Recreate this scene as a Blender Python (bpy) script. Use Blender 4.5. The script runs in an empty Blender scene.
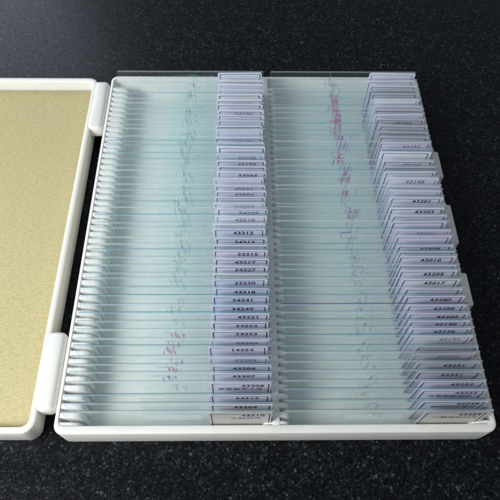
import bpy, bmesh, math, random
from mathutils import Matrix, Vector, noise

S = 0.1                      # millimetres -> scene units (1 unit = 1 cm)
sc = bpy.context.scene
col = sc.collection
sc.unit_settings.scale_length = 0.01
rnd = random.Random(7)

# ------------------------------------------------------------------ camera
def camera():
    f, p, y, r = 579.02, 1.01694, -0.030913, 0.025668
    C = Vector((-13.246, -59.449, 231.43))
    cp, sp = math.cos(p), math.sin(p)
    Z = Matrix.Rotation(y, 3, 'Z')
    fwd = Z @ Vector((0, cp, -sp)); up = Z @ Vector((0, sp, cp)); rt = Z @ Vector((1, 0, 0))
    cr, sr = math.cos(r), math.sin(r)
    rt2 = cr * rt + sr * up; up2 = -sr * rt + cr * up
    cam = bpy.data.cameras.new('camera'); ob = bpy.data.objects.new('camera', cam); col.objects.link(ob)
    M = Matrix((rt2, up2, -fwd)).transposed().to_4x4(); M.translation = C * S
    ob.matrix_world = M
    cam.sensor_width = 36; cam.lens = f / 500 * 36
    cam.clip_start = 0.1; cam.clip_end = 2000
    cam.dof.use_dof = True; cam.dof.focus_distance = 24.5; cam.dof.aperture_fstop = 9.0
    sc.camera = ob
camera()

# ------------------------------------------------------------------ world and lamps
w = bpy.data.worlds.new('World'); sc.world = w; w.use_nodes = True
w.node_tree.nodes['Background'].inputs[0].default_value = (0.80, 0.88, 1.0, 1)
w.node_tree.nodes['Background'].inputs[1].default_value = 0.22

def area(name, loc, target, sx, sy, power, color):
    l = bpy.data.lights.new(name, 'AREA'); l.shape = 'RECTANGLE'
    l.size = sx * S; l.size_y = sy * S; l.energy = power; l.color = color
    o = bpy.data.objects.new(name, l); col.objects.link(o)
    o.location = Vector(loc) * S
    o.rotation_euler = (Vector(target) - Vector(loc)).to_track_quat('-Z', 'Y').to_euler()
    return o
# a window at the back left and the daylit room on the left of the table
area('window_light', (-500, 780, 430), (-60, 120, 0), 420, 420, 24000, (0.80, 0.88, 1.0))
area('room_light', (-325, -145, 300), (-50, 80, 0), 230, 230, 22500, (0.97, 0.985, 0.99))

sc.view_settings.view_transform = 'Standard'; sc.view_settings.look = 'None'
sc.view_settings.exposure = 0.2; sc.view_settings.gamma = 1.0
sc.render.engine = 'CYCLES'
cy = sc.cycles
cy.max_bounces = 14; cy.diffuse_bounces = 8; cy.glossy_bounces = 6
cy.transmission_bounces = 12; cy.transparent_max_bounces = 128
cy.caustics_reflective = True; cy.blur_glossy = 0.5; cy.sample_clamp_indirect = 6
cy.use_denoising = True; cy.use_adaptive_sampling = True; cy.adaptive_threshold = 0.05; cy.adaptive_min_samples = 20; cy.pixel_filter_type = 'BLACKMAN_HARRIS'; cy.filter_width = 2.0

# ------------------------------------------------------------------ helpers
def tag(o, label=None, cat=None, group=None, kind=None):
    if label: o['label'] = label
    if cat: o['category'] = cat
    if group: o['group'] = group
    if kind: o['kind'] = kind
    return o

def empty(name, loc=(0, 0, 0)):
    o = bpy.data.objects.new(name, None); col.objects.link(o); o.location = Vector(loc) * S
    o.empty_display_size = 0.3
    return o

def mesh_of(bm, name, mats, smooth=True):
    me = bpy.data.meshes.new(name)
    for v in bm.verts: v.co *= S
    bm.normal_update(); bm.to_mesh(me); bm.free()
    for m in mats: me.materials.append(m)
    if smooth:
        me.shade_smooth()
        me.set_sharp_from_angle(angle=math.radians(38))
    return me

def link(name, me, parent=None):
    o = bpy.data.objects.new(name, me); col.objects.link(o); o.parent = parent
    return o

def box(bm, x0, x1, y0, y1, z0, z1, bev=0, seg=2, mat=0):
    vs = [bm.verts.new((x, y, z)) for x in (x0, x1) for y in (y0, y1) for z in (z0, z1)]
    q = [(0, 1, 3, 2), (4, 6, 7, 5), (0, 4, 5, 1), (2, 3, 7, 6), (0, 2, 6, 4), (1, 5, 7, 3)]
    fs = [bm.faces.new([vs[i] for i in f]) for f in q]
    for f in fs: f.material_index = mat
    if bev:
        es = list({e for f in fs for e in f.edges})
        bmesh.ops.bevel(bm, geom=es, offset=bev, segments=seg, profile=0.5, affect='EDGES')
    return fs

def rrect(x0, x1, y0, y1, r, z, n=6):
    pts = []
    for cx, cyy, a0 in ((x1 - r, y1 - r, 0), (x0 + r, y1 - r, 90), (x0 + r, y0 + r, 180), (x1 - r, y0 + r, 270)):
        for k in range(n + 1):
            a = math.radians(a0 + 90 * k / n)
            pts.append((cx + r * math.cos(a), cyy + r * math.sin(a), z))
    return pts

def shell(bm, loops, cap0=True, cap1=True):
    rings = [[bm.verts.new(p) for p in L] for L in loops]
    n = len(rings[0])
    for a, b in zip(rings, rings[1:]):
        for i in range(n):
            bm.faces.new((a[i], a[(i + 1) % n], b[(i + 1) % n], b[i]))
    if cap0: bm.faces.new(list(reversed(rings[0])))
    if cap1: bm.faces.new(rings[-1])

# ------------------------------------------------------------------ materials
class NT:
    def __init__(s, name):
        s.m = bpy.data.materials.new(name); s.m.use_nodes = True
        s.t = s.m.node_tree; s.t.nodes.clear()
        s.out = s.n('ShaderNodeOutputMaterial')
    def n(s, typ, **kw):
        nd = s.t.nodes.new(typ)
        for k, v in kw.items():
            if k.startswith('i_'):
                nd.inputs[k[2:].replace('_', ' ')].default_value = v
            else: setattr(nd, k, v)
        return nd
    def l(s, a, b): s.t.links.new(a, b)
    def ramp(s, src, stops):
        r = s.n('ShaderNodeValToRGB'); e = r.color_ramp.elements
        while len(e) < len(stops): e.new(0.5)
        for el, (p, c) in zip(e, stops): el.position = p; el.color = c if len(c) == 4 else (*c, 1)
        s.l(src, r.inputs[0]); return r.outputs[0]
    def coords(s, kind='Object'):
        return s.n('ShaderNodeTexCoord').outputs[kind]
    def noise(s, vec, scale, detail=3, rough=.5):
        nd = s.n('ShaderNodeTexNoise'); nd.inputs['Scale'].default_value = scale
        nd.inputs['Detail'].default_value = detail; nd.inputs['Roughness'].default_value = rough
        s.l(vec, nd.inputs['Vector']); return nd.outputs['Fac']
    def bump(s, h, strength, dist):
        b = s.n('ShaderNodeBump'); b.inputs['Strength'].default_value = strength; b.inputs['Distance'].default_value = dist
        s.l(h, b.inputs['Height']); return b.outputs[0]

def plastic(name, color, rough=.38, sss=.25, var=.05, scale=.12):
    t = NT(name); v = t.coords()
    n1 = t.noise(v, .6, 4)
    c = t.ramp(n1, [(.3, tuple(x * (1 - var) for x in color)), (.7, color)])
    p = t.n('ShaderNodeBsdfPrincipled'); t.l(c, p.inputs['Base Color'])
    n2 = t.noise(v, 25, 3)
    p.inputs['Subsurface Weight'].default_value = sss
    p.inputs['Subsurface Radius'].default_value = (1.0, .9, .7); p.inputs['Subsurface Scale'].default_value = scale
    r = t.n('ShaderNodeMapRange', i_To_Min=rough - .06, i_To_Max=rough + .1); t.l(t.noise(v, 4, 4), r.inputs[0]); t.l(r.outputs[0], p.inputs['Roughness'])
    t.l(t.bump(n2, .25, .006), p.inputs['Normal'])
    t.l(p.outputs[0], t.out.inputs[0]); return t.m

def glassface(name, tint, gloss=1.0, haze=.0, hazecol=(.6, .7, .7)):
    """thin clear glass face: tinted transparency + Fresnel reflection + diffuse haze colour"""
    t = NT(name)
    geo = t.n('ShaderNodeNewGeometry')
    ior = t.n('ShaderNodeMapRange', i_To_Min=1.5, i_To_Max=1 / 1.5); t.l(geo.outputs['Backfacing'], ior.inputs[0])
    fr = t.n('ShaderNodeFresnel'); t.l(ior.outputs[0], fr.inputs['IOR'])
    fm = t.n('ShaderNodeMath', operation='MULTIPLY'); t.l(fr.outputs[0], fm.inputs[0]); fm.inputs[1].default_value = gloss
    tr = t.n('ShaderNodeBsdfTransparent'); tr.inputs[0].default_value = (*tint, 1)
    gl = t.n('ShaderNodeBsdfGlossy'); gl.inputs['Roughness'].default_value = .03; gl.inputs[0].default_value = (.95, 1, 1, 1)
    mx = t.n('ShaderNodeMixShader'); t.l(fm.outputs[0], mx.inputs[0]); t.l(tr.outputs[0], mx.inputs[1]); t.l(gl.outputs[0], mx.inputs[2])
    res = mx.outputs[0]
    if haze:
        di = t.n('ShaderNodeBsdfDiffuse'); di.inputs[0].default_value = (*hazecol, 1)
        tl = t.n('ShaderNodeBsdfTranslucent'); tl.inputs[0].default_value = (*hazecol, 1)
        m1 = t.n('ShaderNodeMixShader'); m1.inputs[0].default_value = .5; t.l(di.outputs[0], m1.inputs[1]); t.l(tl.outputs[0], m1.inputs[2])
        m2 = t.n('ShaderNodeMixShader'); m2.inputs[0].default_value = haze; t.l(res, m2.inputs[1]); t.l(m1.outputs[0], m2.inputs[2]); res = m2.outputs[0]
    t.l(res, t.out.inputs[0]); return t.m

def film(name, color, alpha):
    """thin stained tissue or ink film, partly see-through"""
    t = NT(name); v = t.coords()
    tr = t.n('ShaderNodeBsdfTransparent'); tr.inputs[0].default_value = (*[min(1, .90 + .10 * c / max(color)) for c in color], 1)
    di = t.n('ShaderNodeBsdfDiffuse'); di.inputs[0].default_value = (*color, 1)
    mr = t.n('ShaderNodeMapRange', i_From_Min=.3, i_From_Max=.65, i_To_Min=alpha * .25, i_To_Max=min(1, alpha * 1.7)); t.l(t.noise(v, 7, 4, .65), mr.inputs[0])
    mx = t.n('ShaderNodeMixShader'); t.l(mr.outputs[0], mx.inputs[0]); t.l(tr.outputs[0], mx.inputs[1]); t.l(di.outputs[0], mx.inputs[2])
    t.l(mx.outputs[0], t.out.inputs[0]); return t.m

def paper(name, color):
    t = NT(name); v = t.coords()
    c = t.ramp(t.noise(v, 1.3, 4), [(.3, tuple(x * .93 for x in color)), (.7, color)])
    p = t.n('ShaderNodeBsdfPrincipled'); t.l(c, p.inputs['Base Color']); p.inputs['Roughness'].default_value = .5
    p.inputs['Coat Weight'].default_value = .15
    t.l(t.bump(t.noise(v, 40, 3), .15, .004), p.inputs['Normal'])
    t.l(p.outputs[0], t.out.inputs[0]); return t.m

def ink(name, color):
    t = NT(name); p = t.n('ShaderNodeBsdfPrincipled'); v = t.coords()
    c = t.ramp(t.noise(v, 14, 3), [(.35, color), (.75, tuple(min(1, x * 1.8 + .03) for x in color))])
    t.l(c, p.inputs['Base Color']); p.inputs['Roughness'].default_value = .55
    t.l(p.outputs[0], t.out.inputs[0]); return t.m

def granite():
    t = NT('black_granite'); v = t.coords()
    vo = t.n('ShaderNodeTexVoronoi'); vo.inputs['Scale'].default_value = 12; t.l(v, vo.inputs['Vector'])
    sep = t.n('ShaderNodeSeparateColor'); t.l(vo.outputs['Color'], sep.inputs[0])
    base = t.ramp(sep.outputs[0], [(0, (.003, .0035, .004)), (.5, (.006, .007, .008)), (.82, (.013, .016, .019)), (.95, (.027, .031, .036)), (1, (.055, .063, .072))])
    vo2 = t.n('ShaderNodeTexVoronoi'); vo2.inputs['Scale'].default_value = 27; t.l(v, vo2.inputs['Vector'])
    sep2 = t.n('ShaderNodeSeparateColor'); t.l(vo2.outputs['Color'], sep2.inputs[0])
    fine = t.ramp(sep2.outputs[1], [(0, (.2, .2, .2)), (.7, (.7, .7, .7)), (1, (2.4, 2.4, 2.5))])
    mx = t.n('ShaderNodeMix', data_type='RGBA', blend_type='MULTIPLY'); mx.inputs[0].default_value = 1
    t.l(base, mx.inputs[6]); t.l(fine, mx.inputs[7])
    big = t.ramp(t.noise(v, 2.2, 4, .65), [(.3, (.45, .45, .45)), (.7, (1.5, 1.5, 1.5))])
    m3 = t.n('ShaderNodeMix', data_type='RGBA', blend_type='MULTIPLY'); m3.inputs[0].default_value = 1
    t.l(mx.outputs[2], m3.inputs[6]); t.l(big, m3.inputs[7])
    p = t.n('ShaderNodeBsdfPrincipled'); t.l(m3.outputs[2], p.inputs['Base Color'])
    r = t.n('ShaderNodeMapRange', i_To_Min=.22, i_To_Max=.5); t.l(sep2.outputs[2], r.inputs[0]); t.l(r.outputs[0], p.inputs['Roughness'])
    p.inputs['IOR'].default_value = 1.5; p.inputs['Specular IOR Level'].default_value = .14
    t.l(t.bump(sep.outputs[1], .18, .01), p.inputs['Normal'])
    t.l(p.outputs[0], t.out.inputs[0]); return t.m

def foam():
    t = NT('yellow_foam'); v = t.coords()
    n1 = t.noise(v, 14, 5, .8); n2 = t.noise(v, 26, 3, .6)
    mp = t.n('ShaderNodeMapping'); mp.inputs['Scale'].default_value = (1, 3.2, 1); t.l(v, mp.inputs[0])
    n3 = t.noise(mp.outputs[0], 5.5, 3, .6)
    ad = t.n('ShaderNodeMath', operation='ADD'); t.l(n1, ad.inputs[0]); t.l(n3, ad.inputs[1])
    c = t.ramp(ad.outputs[0], [(.30, (.34, .29, .135)), (.5, (.53, .465, .235)), (.72, (.63, .565, .31))])
    r_ = [n for n in t.t.nodes if n.type == 'VALTORGB'][-1]
    hf = t.n('ShaderNodeMath', operation='MULTIPLY'); t.l(ad.outputs[0], hf.inputs[0]); hf.inputs[1].default_value = .5
    t.l(hf.outputs[0], r_.inputs[0])
    p = t.n('ShaderNodeBsdfPrincipled'); t.l(c, p.inputs['Base Color']); p.inputs['Roughness'].default_value = .75
    ad2 = t.n('ShaderNodeMath', operation='ADD'); t.l(ad.outputs[0], ad2.inputs[0]); t.l(n2, ad2.inputs[1])
    t.l(t.bump(ad2.outputs[0], .5, .02), p.inputs['Normal'])
    t.l(p.outputs[0], t.out.inputs[0]); return t.m

M_tray = plastic('white_box_plastic', (.79, .78, .72), .42, 0, .06)
M_comb = plastic('comb_plastic', (.82, .82, .775), .35, 0, .08)
M_lid = plastic('lid_plastic', (.79, .78, .71), .4, .5, .04, .4)
M_hinge = plastic('hinge_plastic', (.80, .79, .74), .3, .4, .03)
M_foam = foam(); M_gran = granite()
M_face = glassface('clear_glass', (.994, 1.0, 1.0), .2, .019, (.90, .95, 1.0))  # pale haze colour painted in to brighten the box interior seen through the glass
M_top = glassface('ground_glass_edge', (.96, .985, .995), .6, .36, (.64, .77, .84))
M_topw = glassface('white_ground_edge', (.96, .99, 1), .7, .42, (.74, .84, .87))
M_topc = glassface('cyan_ground_edge', (.85, .96, .98), .7, .40, (.42, .58, .64))
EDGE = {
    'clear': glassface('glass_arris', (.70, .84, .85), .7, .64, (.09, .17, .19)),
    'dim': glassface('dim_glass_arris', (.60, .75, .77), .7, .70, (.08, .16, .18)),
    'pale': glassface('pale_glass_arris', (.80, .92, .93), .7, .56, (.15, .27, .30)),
    'blue': glassface('blue_glass_edge', (.50, .80, .88), .7, .50, (.14, .44, .54)),
    'teal': glassface('teal_glass_edge', (.45, .75, .77), .7, .42, (.12, .40, .43)),
    'purple': glassface('purple_glass_edge', (.60, .50, .75), .7, .55, (.18, .11, .32)),
}
M_cover = glassface('cover_glass', (.995, 1, 1), .5, .008, (.65, .78, .8))
M_coveredge = glassface('cover_glass_edge', (.92, .96, .97), .5, .10, (.4, .5, .52))
STAIN = {
    'pink': film('pink_stain', (.56, .18, .40), .27), 'violet': film('violet_stain', (.32, .20, .50), .25),
    'green': film('green_stain', (.24, .34, .34), .13), 'grey': film('grey_smear', (.30, .31, .36), .14),
    'brown': film('brown_smear', (.34, .24, .26), .16), 'pale': film('pale_smear', (.75, .72, .80), .45),
}
PAPER = {
    'lilac': paper('lilac_paper', (.73, .73, .83)), 'white': paper('white_paper', (.78, .79, .84)),
    'blue': paper('pale_blue_paper', (.65, .70, .81)), 'cream': paper('cream_paper', (.63, .62, .59)),
    'grey': paper('grey_paper', (.56, .57, .63)),
}
INK = {'black': ink('black_ink', (.012, .012, .02)), 'navy': ink('navy_ink', (.03, .035, .12)),
       'faint': ink('faded_ink', (.20, .20, .32))}

# ------------------------------------------------------------------ the table
bm = bmesh.new()
bmesh.ops.create_grid(bm, x_segments=2, y_segments=2, size=1500)
tb = link('table_surface', mesh_of(bm, 'table_surface', [M_gran], False)); tag(tb, kind='structure')

# ------------------------------------------------------------------ the slide box
BX, Y0, Y1, H = 82.6, -5.0, 185.2, 14.5
boxroot = tag(empty('slide_box', (0, 0, 0)),
    'open white plastic slide box with foam lined lid, lying on black granite', 'slide box')

bm = bmesh.new()
def rr(i, z, r): return rrect(-BX + i, BX - i, Y0 + i, Y1 - i, r - 1.2, z)
def ri(i, k, z, r): return rrect(-BX + i, BX - i, Y0 + k, Y1 - i - .4, r, z)
shell(bm, [rr(1.6, 0, 4), rr(1.0, .5, 4.3), rr(.7, 2, 4.5), rr(0.15, H - .7, 5), rr(.35, H - .2, 4.8), rr(.8, H, 4.4),
           ri(1.5, 2.9, H, 2.6), ri(1.75, 3.25, H - .2, 2.3), ri(1.9, 3.45, H - .7, 2.1), ri(2.3, 3.9, 2.2, 1.6), ri(2.8, 4.4, 1.5, 1.2)])
tray = link('base_tray', mesh_of(bm, 'base_tray', [M_tray]), boxroot)

# latch tabs on the right wall, seen past the ends of the slides
for a, b in ((47.5, 63.3), (78.3, 99.8), (115.8, 132.3)):
    bm = bmesh.new(); box(bm, BX - 1.0, BX + 2.1, a, b, 3, H - .12, .9, 3)
    link('latch_tab', mesh_of(bm, 'latch_tab', [M_tray]), boxroot)

PITCH, N = 3.53, 50
_z = H - .3
SYM = [(0, 1.45), (.2, _z - 2.4), (.5, _z - 1.2), (1.2, _z - .4), (2.6, _z), (7.8, _z), (9.2, _z - .4), (9.9, _z - 1.2), (10.2, _z - 2.4), (10.4, 1.45)]
def comb(side, xw, xi):
    """fifty-one fins from wall xw to the tips at xi"""
    bm = bmesh.new(); r = random.Random(side)
    d = 1 if xi > xw else -1; L = abs(xi - xw)
    for k in range(N + 1):
        yc = k * PITCH - 1.25 + r.uniform(-.05, .05)
        zt = H - .25
        prof = SYM if side == 2 else [(0, 1.45), (0, zt), (L * .55, zt - .1), (L * .8, zt - .6), (L * .94, zt - 1.7), (L, zt - 3.2), (L + .25, 1.45)]
        rings = []
        for dy, sh in ((-1.02, .16), (-.98, .05), (-.88, 0), (.88, 0), (.98, .05), (1.02, .16)):
            if k == 0 and dy < 0: dy *= .15
            rings.append([bm.verts.new((xw + d * (px + (sh if side == 2 and px < 5.2 else -sh) if px > 0 else 0), yc + dy, pz - (sh if pz > 2 else 0))) for px, pz in prof])
        for a, b in zip(rings, rings[1:]):
            for i in range(len(prof) - 1):
                bm.faces.new((a[i], a[i + 1], b[i + 1], b[i]))
        bm.faces.new(rings[0]); bm.faces.new(list(reversed(rings[-1])))
    bmesh.ops.recalc_face_normals(bm, faces=bm.faces)
    return link('slot_comb', mesh_of(bm, 'slot_comb', [M_comb]), boxroot)
comb(1, -BX + 1.85, -72.2)
comb(2, -5.2, 5.2)
comb(4, BX - 1.85, 72.2)
bm = bmesh.new(); box(bm, -1.4, 1.4, Y0 + 3.3, Y1 - 2.0, 1.4, H - .12, .35, 3)
link('center_divider', mesh_of(bm, 'center_divider', [M_comb]), boxroot)

# the lid, opened flat on the left
LX0, LX1, LY0, LY1, LH = -257.0, -89.4, -4.4, 184.2, 14.0
bm = bmesh.new()
def lr(i, z, r): return rrect(LX0 + i, LX1 - i, LY0 + i, LY1 - i, r, z)
shell(bm, [lr(1.8, 0, 4), lr(1.1, .5, 4.3), lr(.8, 2, 4.6), lr(.1, LH - .9, 5), lr(.3, LH - .3, 4.8), lr(.9, LH, 4.4),
           lr(2.1, LH, 3.4), lr(2.6, LH - .3, 3.0), lr(2.9, LH - 1, 2.8), lr(4.2, 3.2, 2.4), lr(5.0, 1.6, 2)])
lid = link('lid', mesh_of(bm, 'lid', [M_lid]), boxroot)
bm = bmesh.new()
nx, ny = 84, 92
x0, x1, y0, y1 = LX0 + 4.3, LX1 - 4.3, LY0 + 4.3, LY1 - 4.3
grid = [[None] * (ny + 1) for _ in range(nx + 1)]
for i in range(nx + 1):
    for j in range(ny + 1):
        x = x0 + (x1 - x0) * i / nx; y = y0 + (y1 - y0) * j / ny
        e = min(x - x0, x1 - x, y - y0, y1 - y)
        z = 9.3 + .22 * noise.noise(Vector((x * .03, y * .03, 3))) - (.6 * (1 - e / 2.2) ** 2 if e < 2.2 else 0)
        x += .35 * noise.noise(Vector((1, y * .05, 0))) if i in (0, nx) else 0
        y += .35 * noise.noise(Vector((x * .05, 9, 0))) if j in (0, ny) else 0
        grid[i][j] = bm.verts.new((x, y, z))
for i in range(nx):
    for j in range(ny):
        bm.faces.new((grid[i][j], grid[i + 1][j], grid[i + 1][j + 1], grid[i][j + 1]))
rim = [grid[i][0] for i in range(nx + 1)] + [grid[nx][j] for j in range(1, ny + 1)] + [grid[i][ny] for i in range(nx - 1, -1, -1)] + [grid[0][j] for j in range(ny - 1, 0, -1)]
low = [bm.verts.new((v.co.x, v.co.y, 1.7)) for v in rim]
for i in range(len(rim)):
    j = (i + 1) % len(rim); bm.faces.new((rim[j], rim[i], low[i], low[j]))
bm.faces.new(list(reversed(low)))
link('foam_liner', mesh_of(bm, 'foam_liner', [M_foam]), lid)

for a, b in ((4.0, 36.4), (147.0, 181.4)):
    bm = bmesh.new()
    box(bm, -91.4, -83.3, a, b, 7.0, LH + .7, 2.4, 4)
    h = link('hinge', mesh_of(bm, 'hinge', [M_hinge]), boxroot)

# ------------------------------------------------------------------ slides
GW, GH, GT = 74.9, 26.0, 1.0
def plate_mesh(edge):
    bm = bmesh.new()
    b = .33
    fs = box(bm, -GW / 2, GW / 2, 0, GT, 0, GH, b, 1, 1)
    bm.normal_update()
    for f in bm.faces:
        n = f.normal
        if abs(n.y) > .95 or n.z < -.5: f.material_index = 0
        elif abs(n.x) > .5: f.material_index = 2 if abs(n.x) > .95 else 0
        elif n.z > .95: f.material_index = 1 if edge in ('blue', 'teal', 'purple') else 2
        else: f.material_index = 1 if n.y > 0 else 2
    return mesh_of(bm, 'glass_plate', [M_face, EDGE[edge], {'pale': M_topw, 'dim': M_topc}.get(edge, M_top)], False)
PLATE = {k: plate_mesh(k) for k in EDGE}

def cover_mesh():
    bm = bmesh.new(); box(bm, -10.5, 10.5, -.22, -.05, 2.5, 23.2, 0, 1, 1)
    bm.normal_update()
    for f in bm.faces: f.material_index = 0 if abs(f.normal.y) > .9 else 1
    return mesh_of(bm, 'cover_slip', [M_cover, M_coveredge], False)
COVER = cover_mesh()

def blob(bm, r, cx, cz, rx, rz, y):
    n = 18; ph = r.uniform(0, 9)
    ring = []
    for k in range(n):
        a = 2 * math.pi * k / n
        q = 1 + .45 * noise.noise(Vector((math.cos(a) * 1.3 + ph, math.sin(a) * 1.3, ph))) + r.uniform(-.08, .08)
        ring.append((cx + rx * q * math.cos(a), cz + rz * q * math.sin(a)))
    f = [bm.verts.new((x, y, z)) for x, z in ring]; b = [bm.verts.new((x, y + .004, z)) for x, z in ring]
    bm.faces.new(f); bm.faces.new(list(reversed(b)))
    for k in range(n): bm.faces.new((f[(k + 1) % n], f[k], b[k], b[(k + 1) % n]))

def specimen_mesh(kind, seed):
    r = random.Random(seed); bm = bmesh.new()
    m = {'pale': 1, 'pink': 8, 'violet': 7}.get(kind, 6)
    for q in range(m):
        wide = r.random() < .2 or kind == 'pale'
        blob(bm, r, r.gauss(0, 1.9), (24.2 - abs(r.gauss(0, 1.6))) if wide else 21.5 - abs(r.gauss(0, 2.5)),
             r.uniform(2.0, 3.8) if wide else r.uniform(.15, .5), r.uniform(.15, .35) if wide else r.uniform(1.5, 3.8), -.035 - .006 * q)
    bmesh.ops.recalc_face_normals(bm, faces=bm.faces)
    return mesh_of(bm, 'specimen', [STAIN[kind]], False)
SPEC = {(k, s): specimen_mesh(k, s * 13 + len(k)) for k in STAIN for s in range(5)}

def frame_mesh(wd, inkname, r, sidelen):
    """printed rule round the label"""
    bm = bmesh.new(); t = r.uniform(.2, .34); y0, y1 = -.205, -.14
    L, R, T, B = -wd / 2 + r.uniform(.55, 1.3), wd / 2 - r.uniform(.55, 1.5), 24.6 - r.uniform(-.25, .4), 1.2
    s = r.uniform(-.15, .15)
    box(bm, L, R, y0, y1, T - t, T)
    box(bm, L, R, y0, y1, B, B + t)
    box(bm, L, L + t + .12, y0, y1, B + t, T - t)
    box(bm, R - t - .12, R, y0, y1, B + t, T - t)
    return mesh_of(bm, 'label_border', [INK[inkname]], False)

def paper_mesh(wd, pap, rx):
    bm = bmesh.new(); box(bm, -wd / 2, wd / 2, -.14, -.02, .3, 25.65)
    bmesh.ops.bevel(bm, geom=[e for e in bm.edges if abs(e.verts[0].co.x - e.verts[1].co.x) < 1e-5 and abs(e.verts[0].co.z - e.verts[1].co.z) < 1e-5],
                    offset=.5, segments=2, affect='EDGES')
    return mesh_of(bm, 'label', [PAPER[pap]], False)
PAPERMESH = {(wd, p): paper_mesh(wd, p, 0) for wd in (22.6, 23.8) for p in PAPER}

def text_mesh(s, size, inkname, x, z, align='RIGHT', bold=.09, sx=1.0):
    cu = bpy.data.curves.new('number', 'FONT'); cu.body = s; cu.size = size; cu.align_x = align
    cu.offset = bold; cu.resolution_u = 3; cu.space_character = 1.1
    o = bpy.data.objects.new('number', cu)
    me = bpy.data.meshes.new_from_object(o)
    bpy.data.objects.remove(o); bpy.data.curves.remove(cu)
    for v in me.vertices:
        v.co = Vector(((x + v.co.x * sx) * S, -.215 * S, (z + v.co.y) * S))
    me.materials.clear(); me.materials.append(INK[inkname])
    me.name = 'printed_text'
    return me

# measured depth of each slide's top edge, front first (mm), the rest follow the slot pitch
TOP_L = [-1.0, 2.2, 5.4, 10.1, 13.7, 16.7, 19.9, 24.0, 26.7, 30.6, 34.1, 37.7, 41.2, 45.3, 48.9, 53.0, 55.3, 59.1, 62.7, 66.6, 69.2, 72.7, 77.3, 80.0, 84.0, 87.9]
TOP_R = [-1.1, 3.0, 7.2, 10.3, 14.1, 17.6, 21.2, 23.9, 28.2, 31.4, 34.5, 37.7, 41.2, 45.2, 48.5, 53.0, 57.0, 59.4, 63.9]
NUM_L = ['43210', '43209', '34212', '43208', '43207', '43206', '43205', '14254', '43204', '34253', '34252', '43221', '34249', '34241',
         '43218', '33230', '', '34227', '43217', '33215', '', '34213', '43212', '', '43210', '34209', '34208', '', '33206', '43201', '',
         '34204', '', '43199', '43198', '', '34196', '34195', '', '33192', '', '', '34190', '', '34188', '', '', '', '34186', '']
NUM_R = ['43259', '43258', '43255', '43253', '43251', '43251', '43254', '', '42191', '43196', '42190', '43202', '43288', '43280', '',
         '43017', '43209', '', '43010', '', '43208', '', '43206', '', '', '43203', '', '43201', '', '', '43198', '', '', '43195', '',
         '', '43192', '', '', '', '43188', '', '', '', '', '', '', '', '', '']
CJK_L = {0: '心肌切片', 3: '单层扁平上皮'}
CJK_R = {0: '小肠组织切片', 1: '蛙卵切片装片', 2: '洋葱表皮切片'}
SPECIAL = {('L', 11): 'blue', ('L', 13): 'teal', ('L', 24): 'blue', ('L', 36): 'teal', ('L', 45): 'blue', ('R', 8): 'teal', ('R', 12): 'purple',
           ('R', 31): 'blue', ('R', 22): 'teal', ('R', 39): 'teal'}
ORD = ['first', 'second', 'third', 'fourth', 'fifth', 'sixth', 'seventh', 'eighth', 'ninth', 'tenth']
def ordinal(n):
    if n <= 10: return ORD[n - 1]
    suf = 'th' if 10 < n % 100 < 14 else {1: 'st', 2: 'nd', 3: 'rd'}.get(n % 10, 'th')
    return '%d%s' % (n, suf)

def choose_spec(side, i, r):
    if side == 'L':
        if 4 <= i <= 9: return 'pink' if i % 2 else 'violet'
        if i == 44 or i == 40: return 'pale'
        if i > 22: return r.choice(['green', 'grey', 'green', 'grey', 'grey'])
        return r.choice(['grey', 'grey', 'green', 'pale', 'grey'])
    if 33 <= i <= 45: return r.choice(['pink', 'pink', 'violet'])
    if 22 <= i <= 32: return r.choice(['violet', 'pink', 'grey', 'brown'])
    return r.choice(['grey', 'brown', 'grey', 'green', 'brown'])

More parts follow.
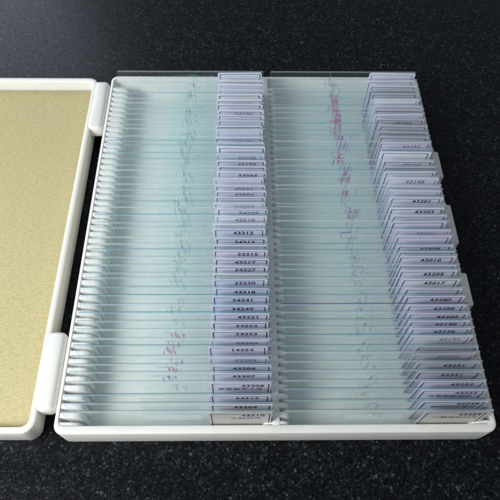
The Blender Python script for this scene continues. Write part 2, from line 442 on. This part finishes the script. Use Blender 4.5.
for side in 'LR':
    r = random.Random(11 if side == 'L' else 23)
    xm = -1.35 - GW / 2 if side == 'L' else 76.9 - GW / 2
    tops = TOP_L if side == 'L' else TOP_R
    nums = NUM_L if side == 'L' else NUM_R
    cjk = CJK_L if side == 'L' else CJK_R
    wd = 22.6 if side == 'L' else 23.8
    for i in range(N):
        yb = i * PITCH + .05 + r.uniform(-.25, .25)
        ytop = tops[i] if i < len(tops) else i * PITCH - 1.0 + r.gauss(0, .58)
        if i == N - 1: ytop = i * PITCH + .5
        if i == N - 2: ytop = i * PITCH - 1.3
        if i == 0: yb = -.45; ytop = -.75
        yb += .35 * (ytop + .5 - i * PITCH)
        lean = max(-1.3, min(1.2, ytop - yb))
        dx = r.uniform(-.12, .12)
        edge = SPECIAL.get((side, i)) or r.choice(['clear', 'clear', 'dim', 'pale'])
        # paper colour follows what the photograph shows
        if i == 0: pap = 'cream'
        elif side == 'L': pap = {1: 'white', 2: 'lilac', 14: 'blue', 22: 'blue', 12: 'blue'}.get(i) or r.choice(['lilac', 'lilac', 'lilac', 'white', 'blue'])
        else: pap = {1: 'blue', 2: 'lilac', 3: 'lilac', 4: 'grey', 5: 'grey', 6: 'grey', 7: 'grey', 8: 'white', 12: 'lilac', 13: 'lilac'}.get(i) or r.choice(['lilac', 'lilac', 'white', 'grey'])
        num = nums[i]
        sp = choose_spec(side, i, r)
        rowname = 'left row' if side == 'L' else 'right row'
        paptxt = {'lilac': 'lilac', 'white': 'whitish', 'blue': 'pale blue', 'cream': 'cream', 'grey': 'greyish'}[pap]
        readable = num and i < 20
        desc = paptxt + ' label' + (' reading ' + num if readable else '')
        if edge in ('blue', 'teal', 'purple'): desc += ' and ' + {'blue': 'blue', 'teal': 'teal', 'purple': 'purple'}[edge] + ' edge'
        pos = ordinal(i + 1) + ' from the front'
        if i == 0: pos = 'frontmost'
        if i == N - 1: pos = 'rearmost'
        root = empty('glass_slide', (xm + dx, yb, 1.62 + r.uniform(0, .25)))
        root.rotation_euler = (-math.asin(lean / GH), 0, r.gauss(0, .0012))
        tag(root, 'slide with %s, %s in %s' % (desc.replace(' and ', ', '), pos, rowname), 'microscope slide', 'glass slides standing in the slide box')
        link('glass_plate', PLATE[edge], root)
        lab = link('label', PAPERMESH[(wd, pap)], root)
        ldx = r.uniform(-.7, .25)
        lab.location = ((GW / 2 - wd / 2 - .5 + ldx) * S, 0, r.uniform(-.25, .1) * S)
        lab.rotation_euler = (0, r.gauss(0, .011), 0)
        fi = r.choice(['black', 'black', 'navy', 'navy', 'faint']) if i > 20 else r.choice(['black', 'black', 'navy'])
        if i == 8 or i == 6: fi = 'faint'
        link('label_border', frame_mesh(wd, fi, r, 0), lab)
        ti = 'faint' if fi == 'faint' else ('navy' if (side == 'R' and i in (1, 2)) or r.random() < .3 else ('faint' if i > 24 else 'black'))
        if i in cjk:
            if num:
                link('printed_text', text_mesh(num, 3.1, ti, wd / 2 - 2.6, 21.4), lab)
            link('printed_text', text_mesh(cjk[i], 2.7, ti, wd / 2 - 2.6 - r.uniform(0, 1.0), 17.9, bold=.0), lab)
        elif num:
            link('printed_text', text_mesh(num, 3.2, ti, wd / 2 - 3.6 - r.uniform(0, 2.5), 21.35), lab)
        cxo = (0.0 if side == 'L' else -5.0) + r.uniform(-1.4, 1.4)
        c = link('cover_slip', COVER, root); c.location = (cxo * S, 0, r.uniform(-1, 1) * S); c.rotation_euler = (0, r.gauss(0, .02), 0)
        s = link('specimen', SPEC[(sp, r.randrange(5))], root); s.location = ((cxo + r.uniform(-1, 1)) * S, 0, r.uniform(-.6, .9) * S)
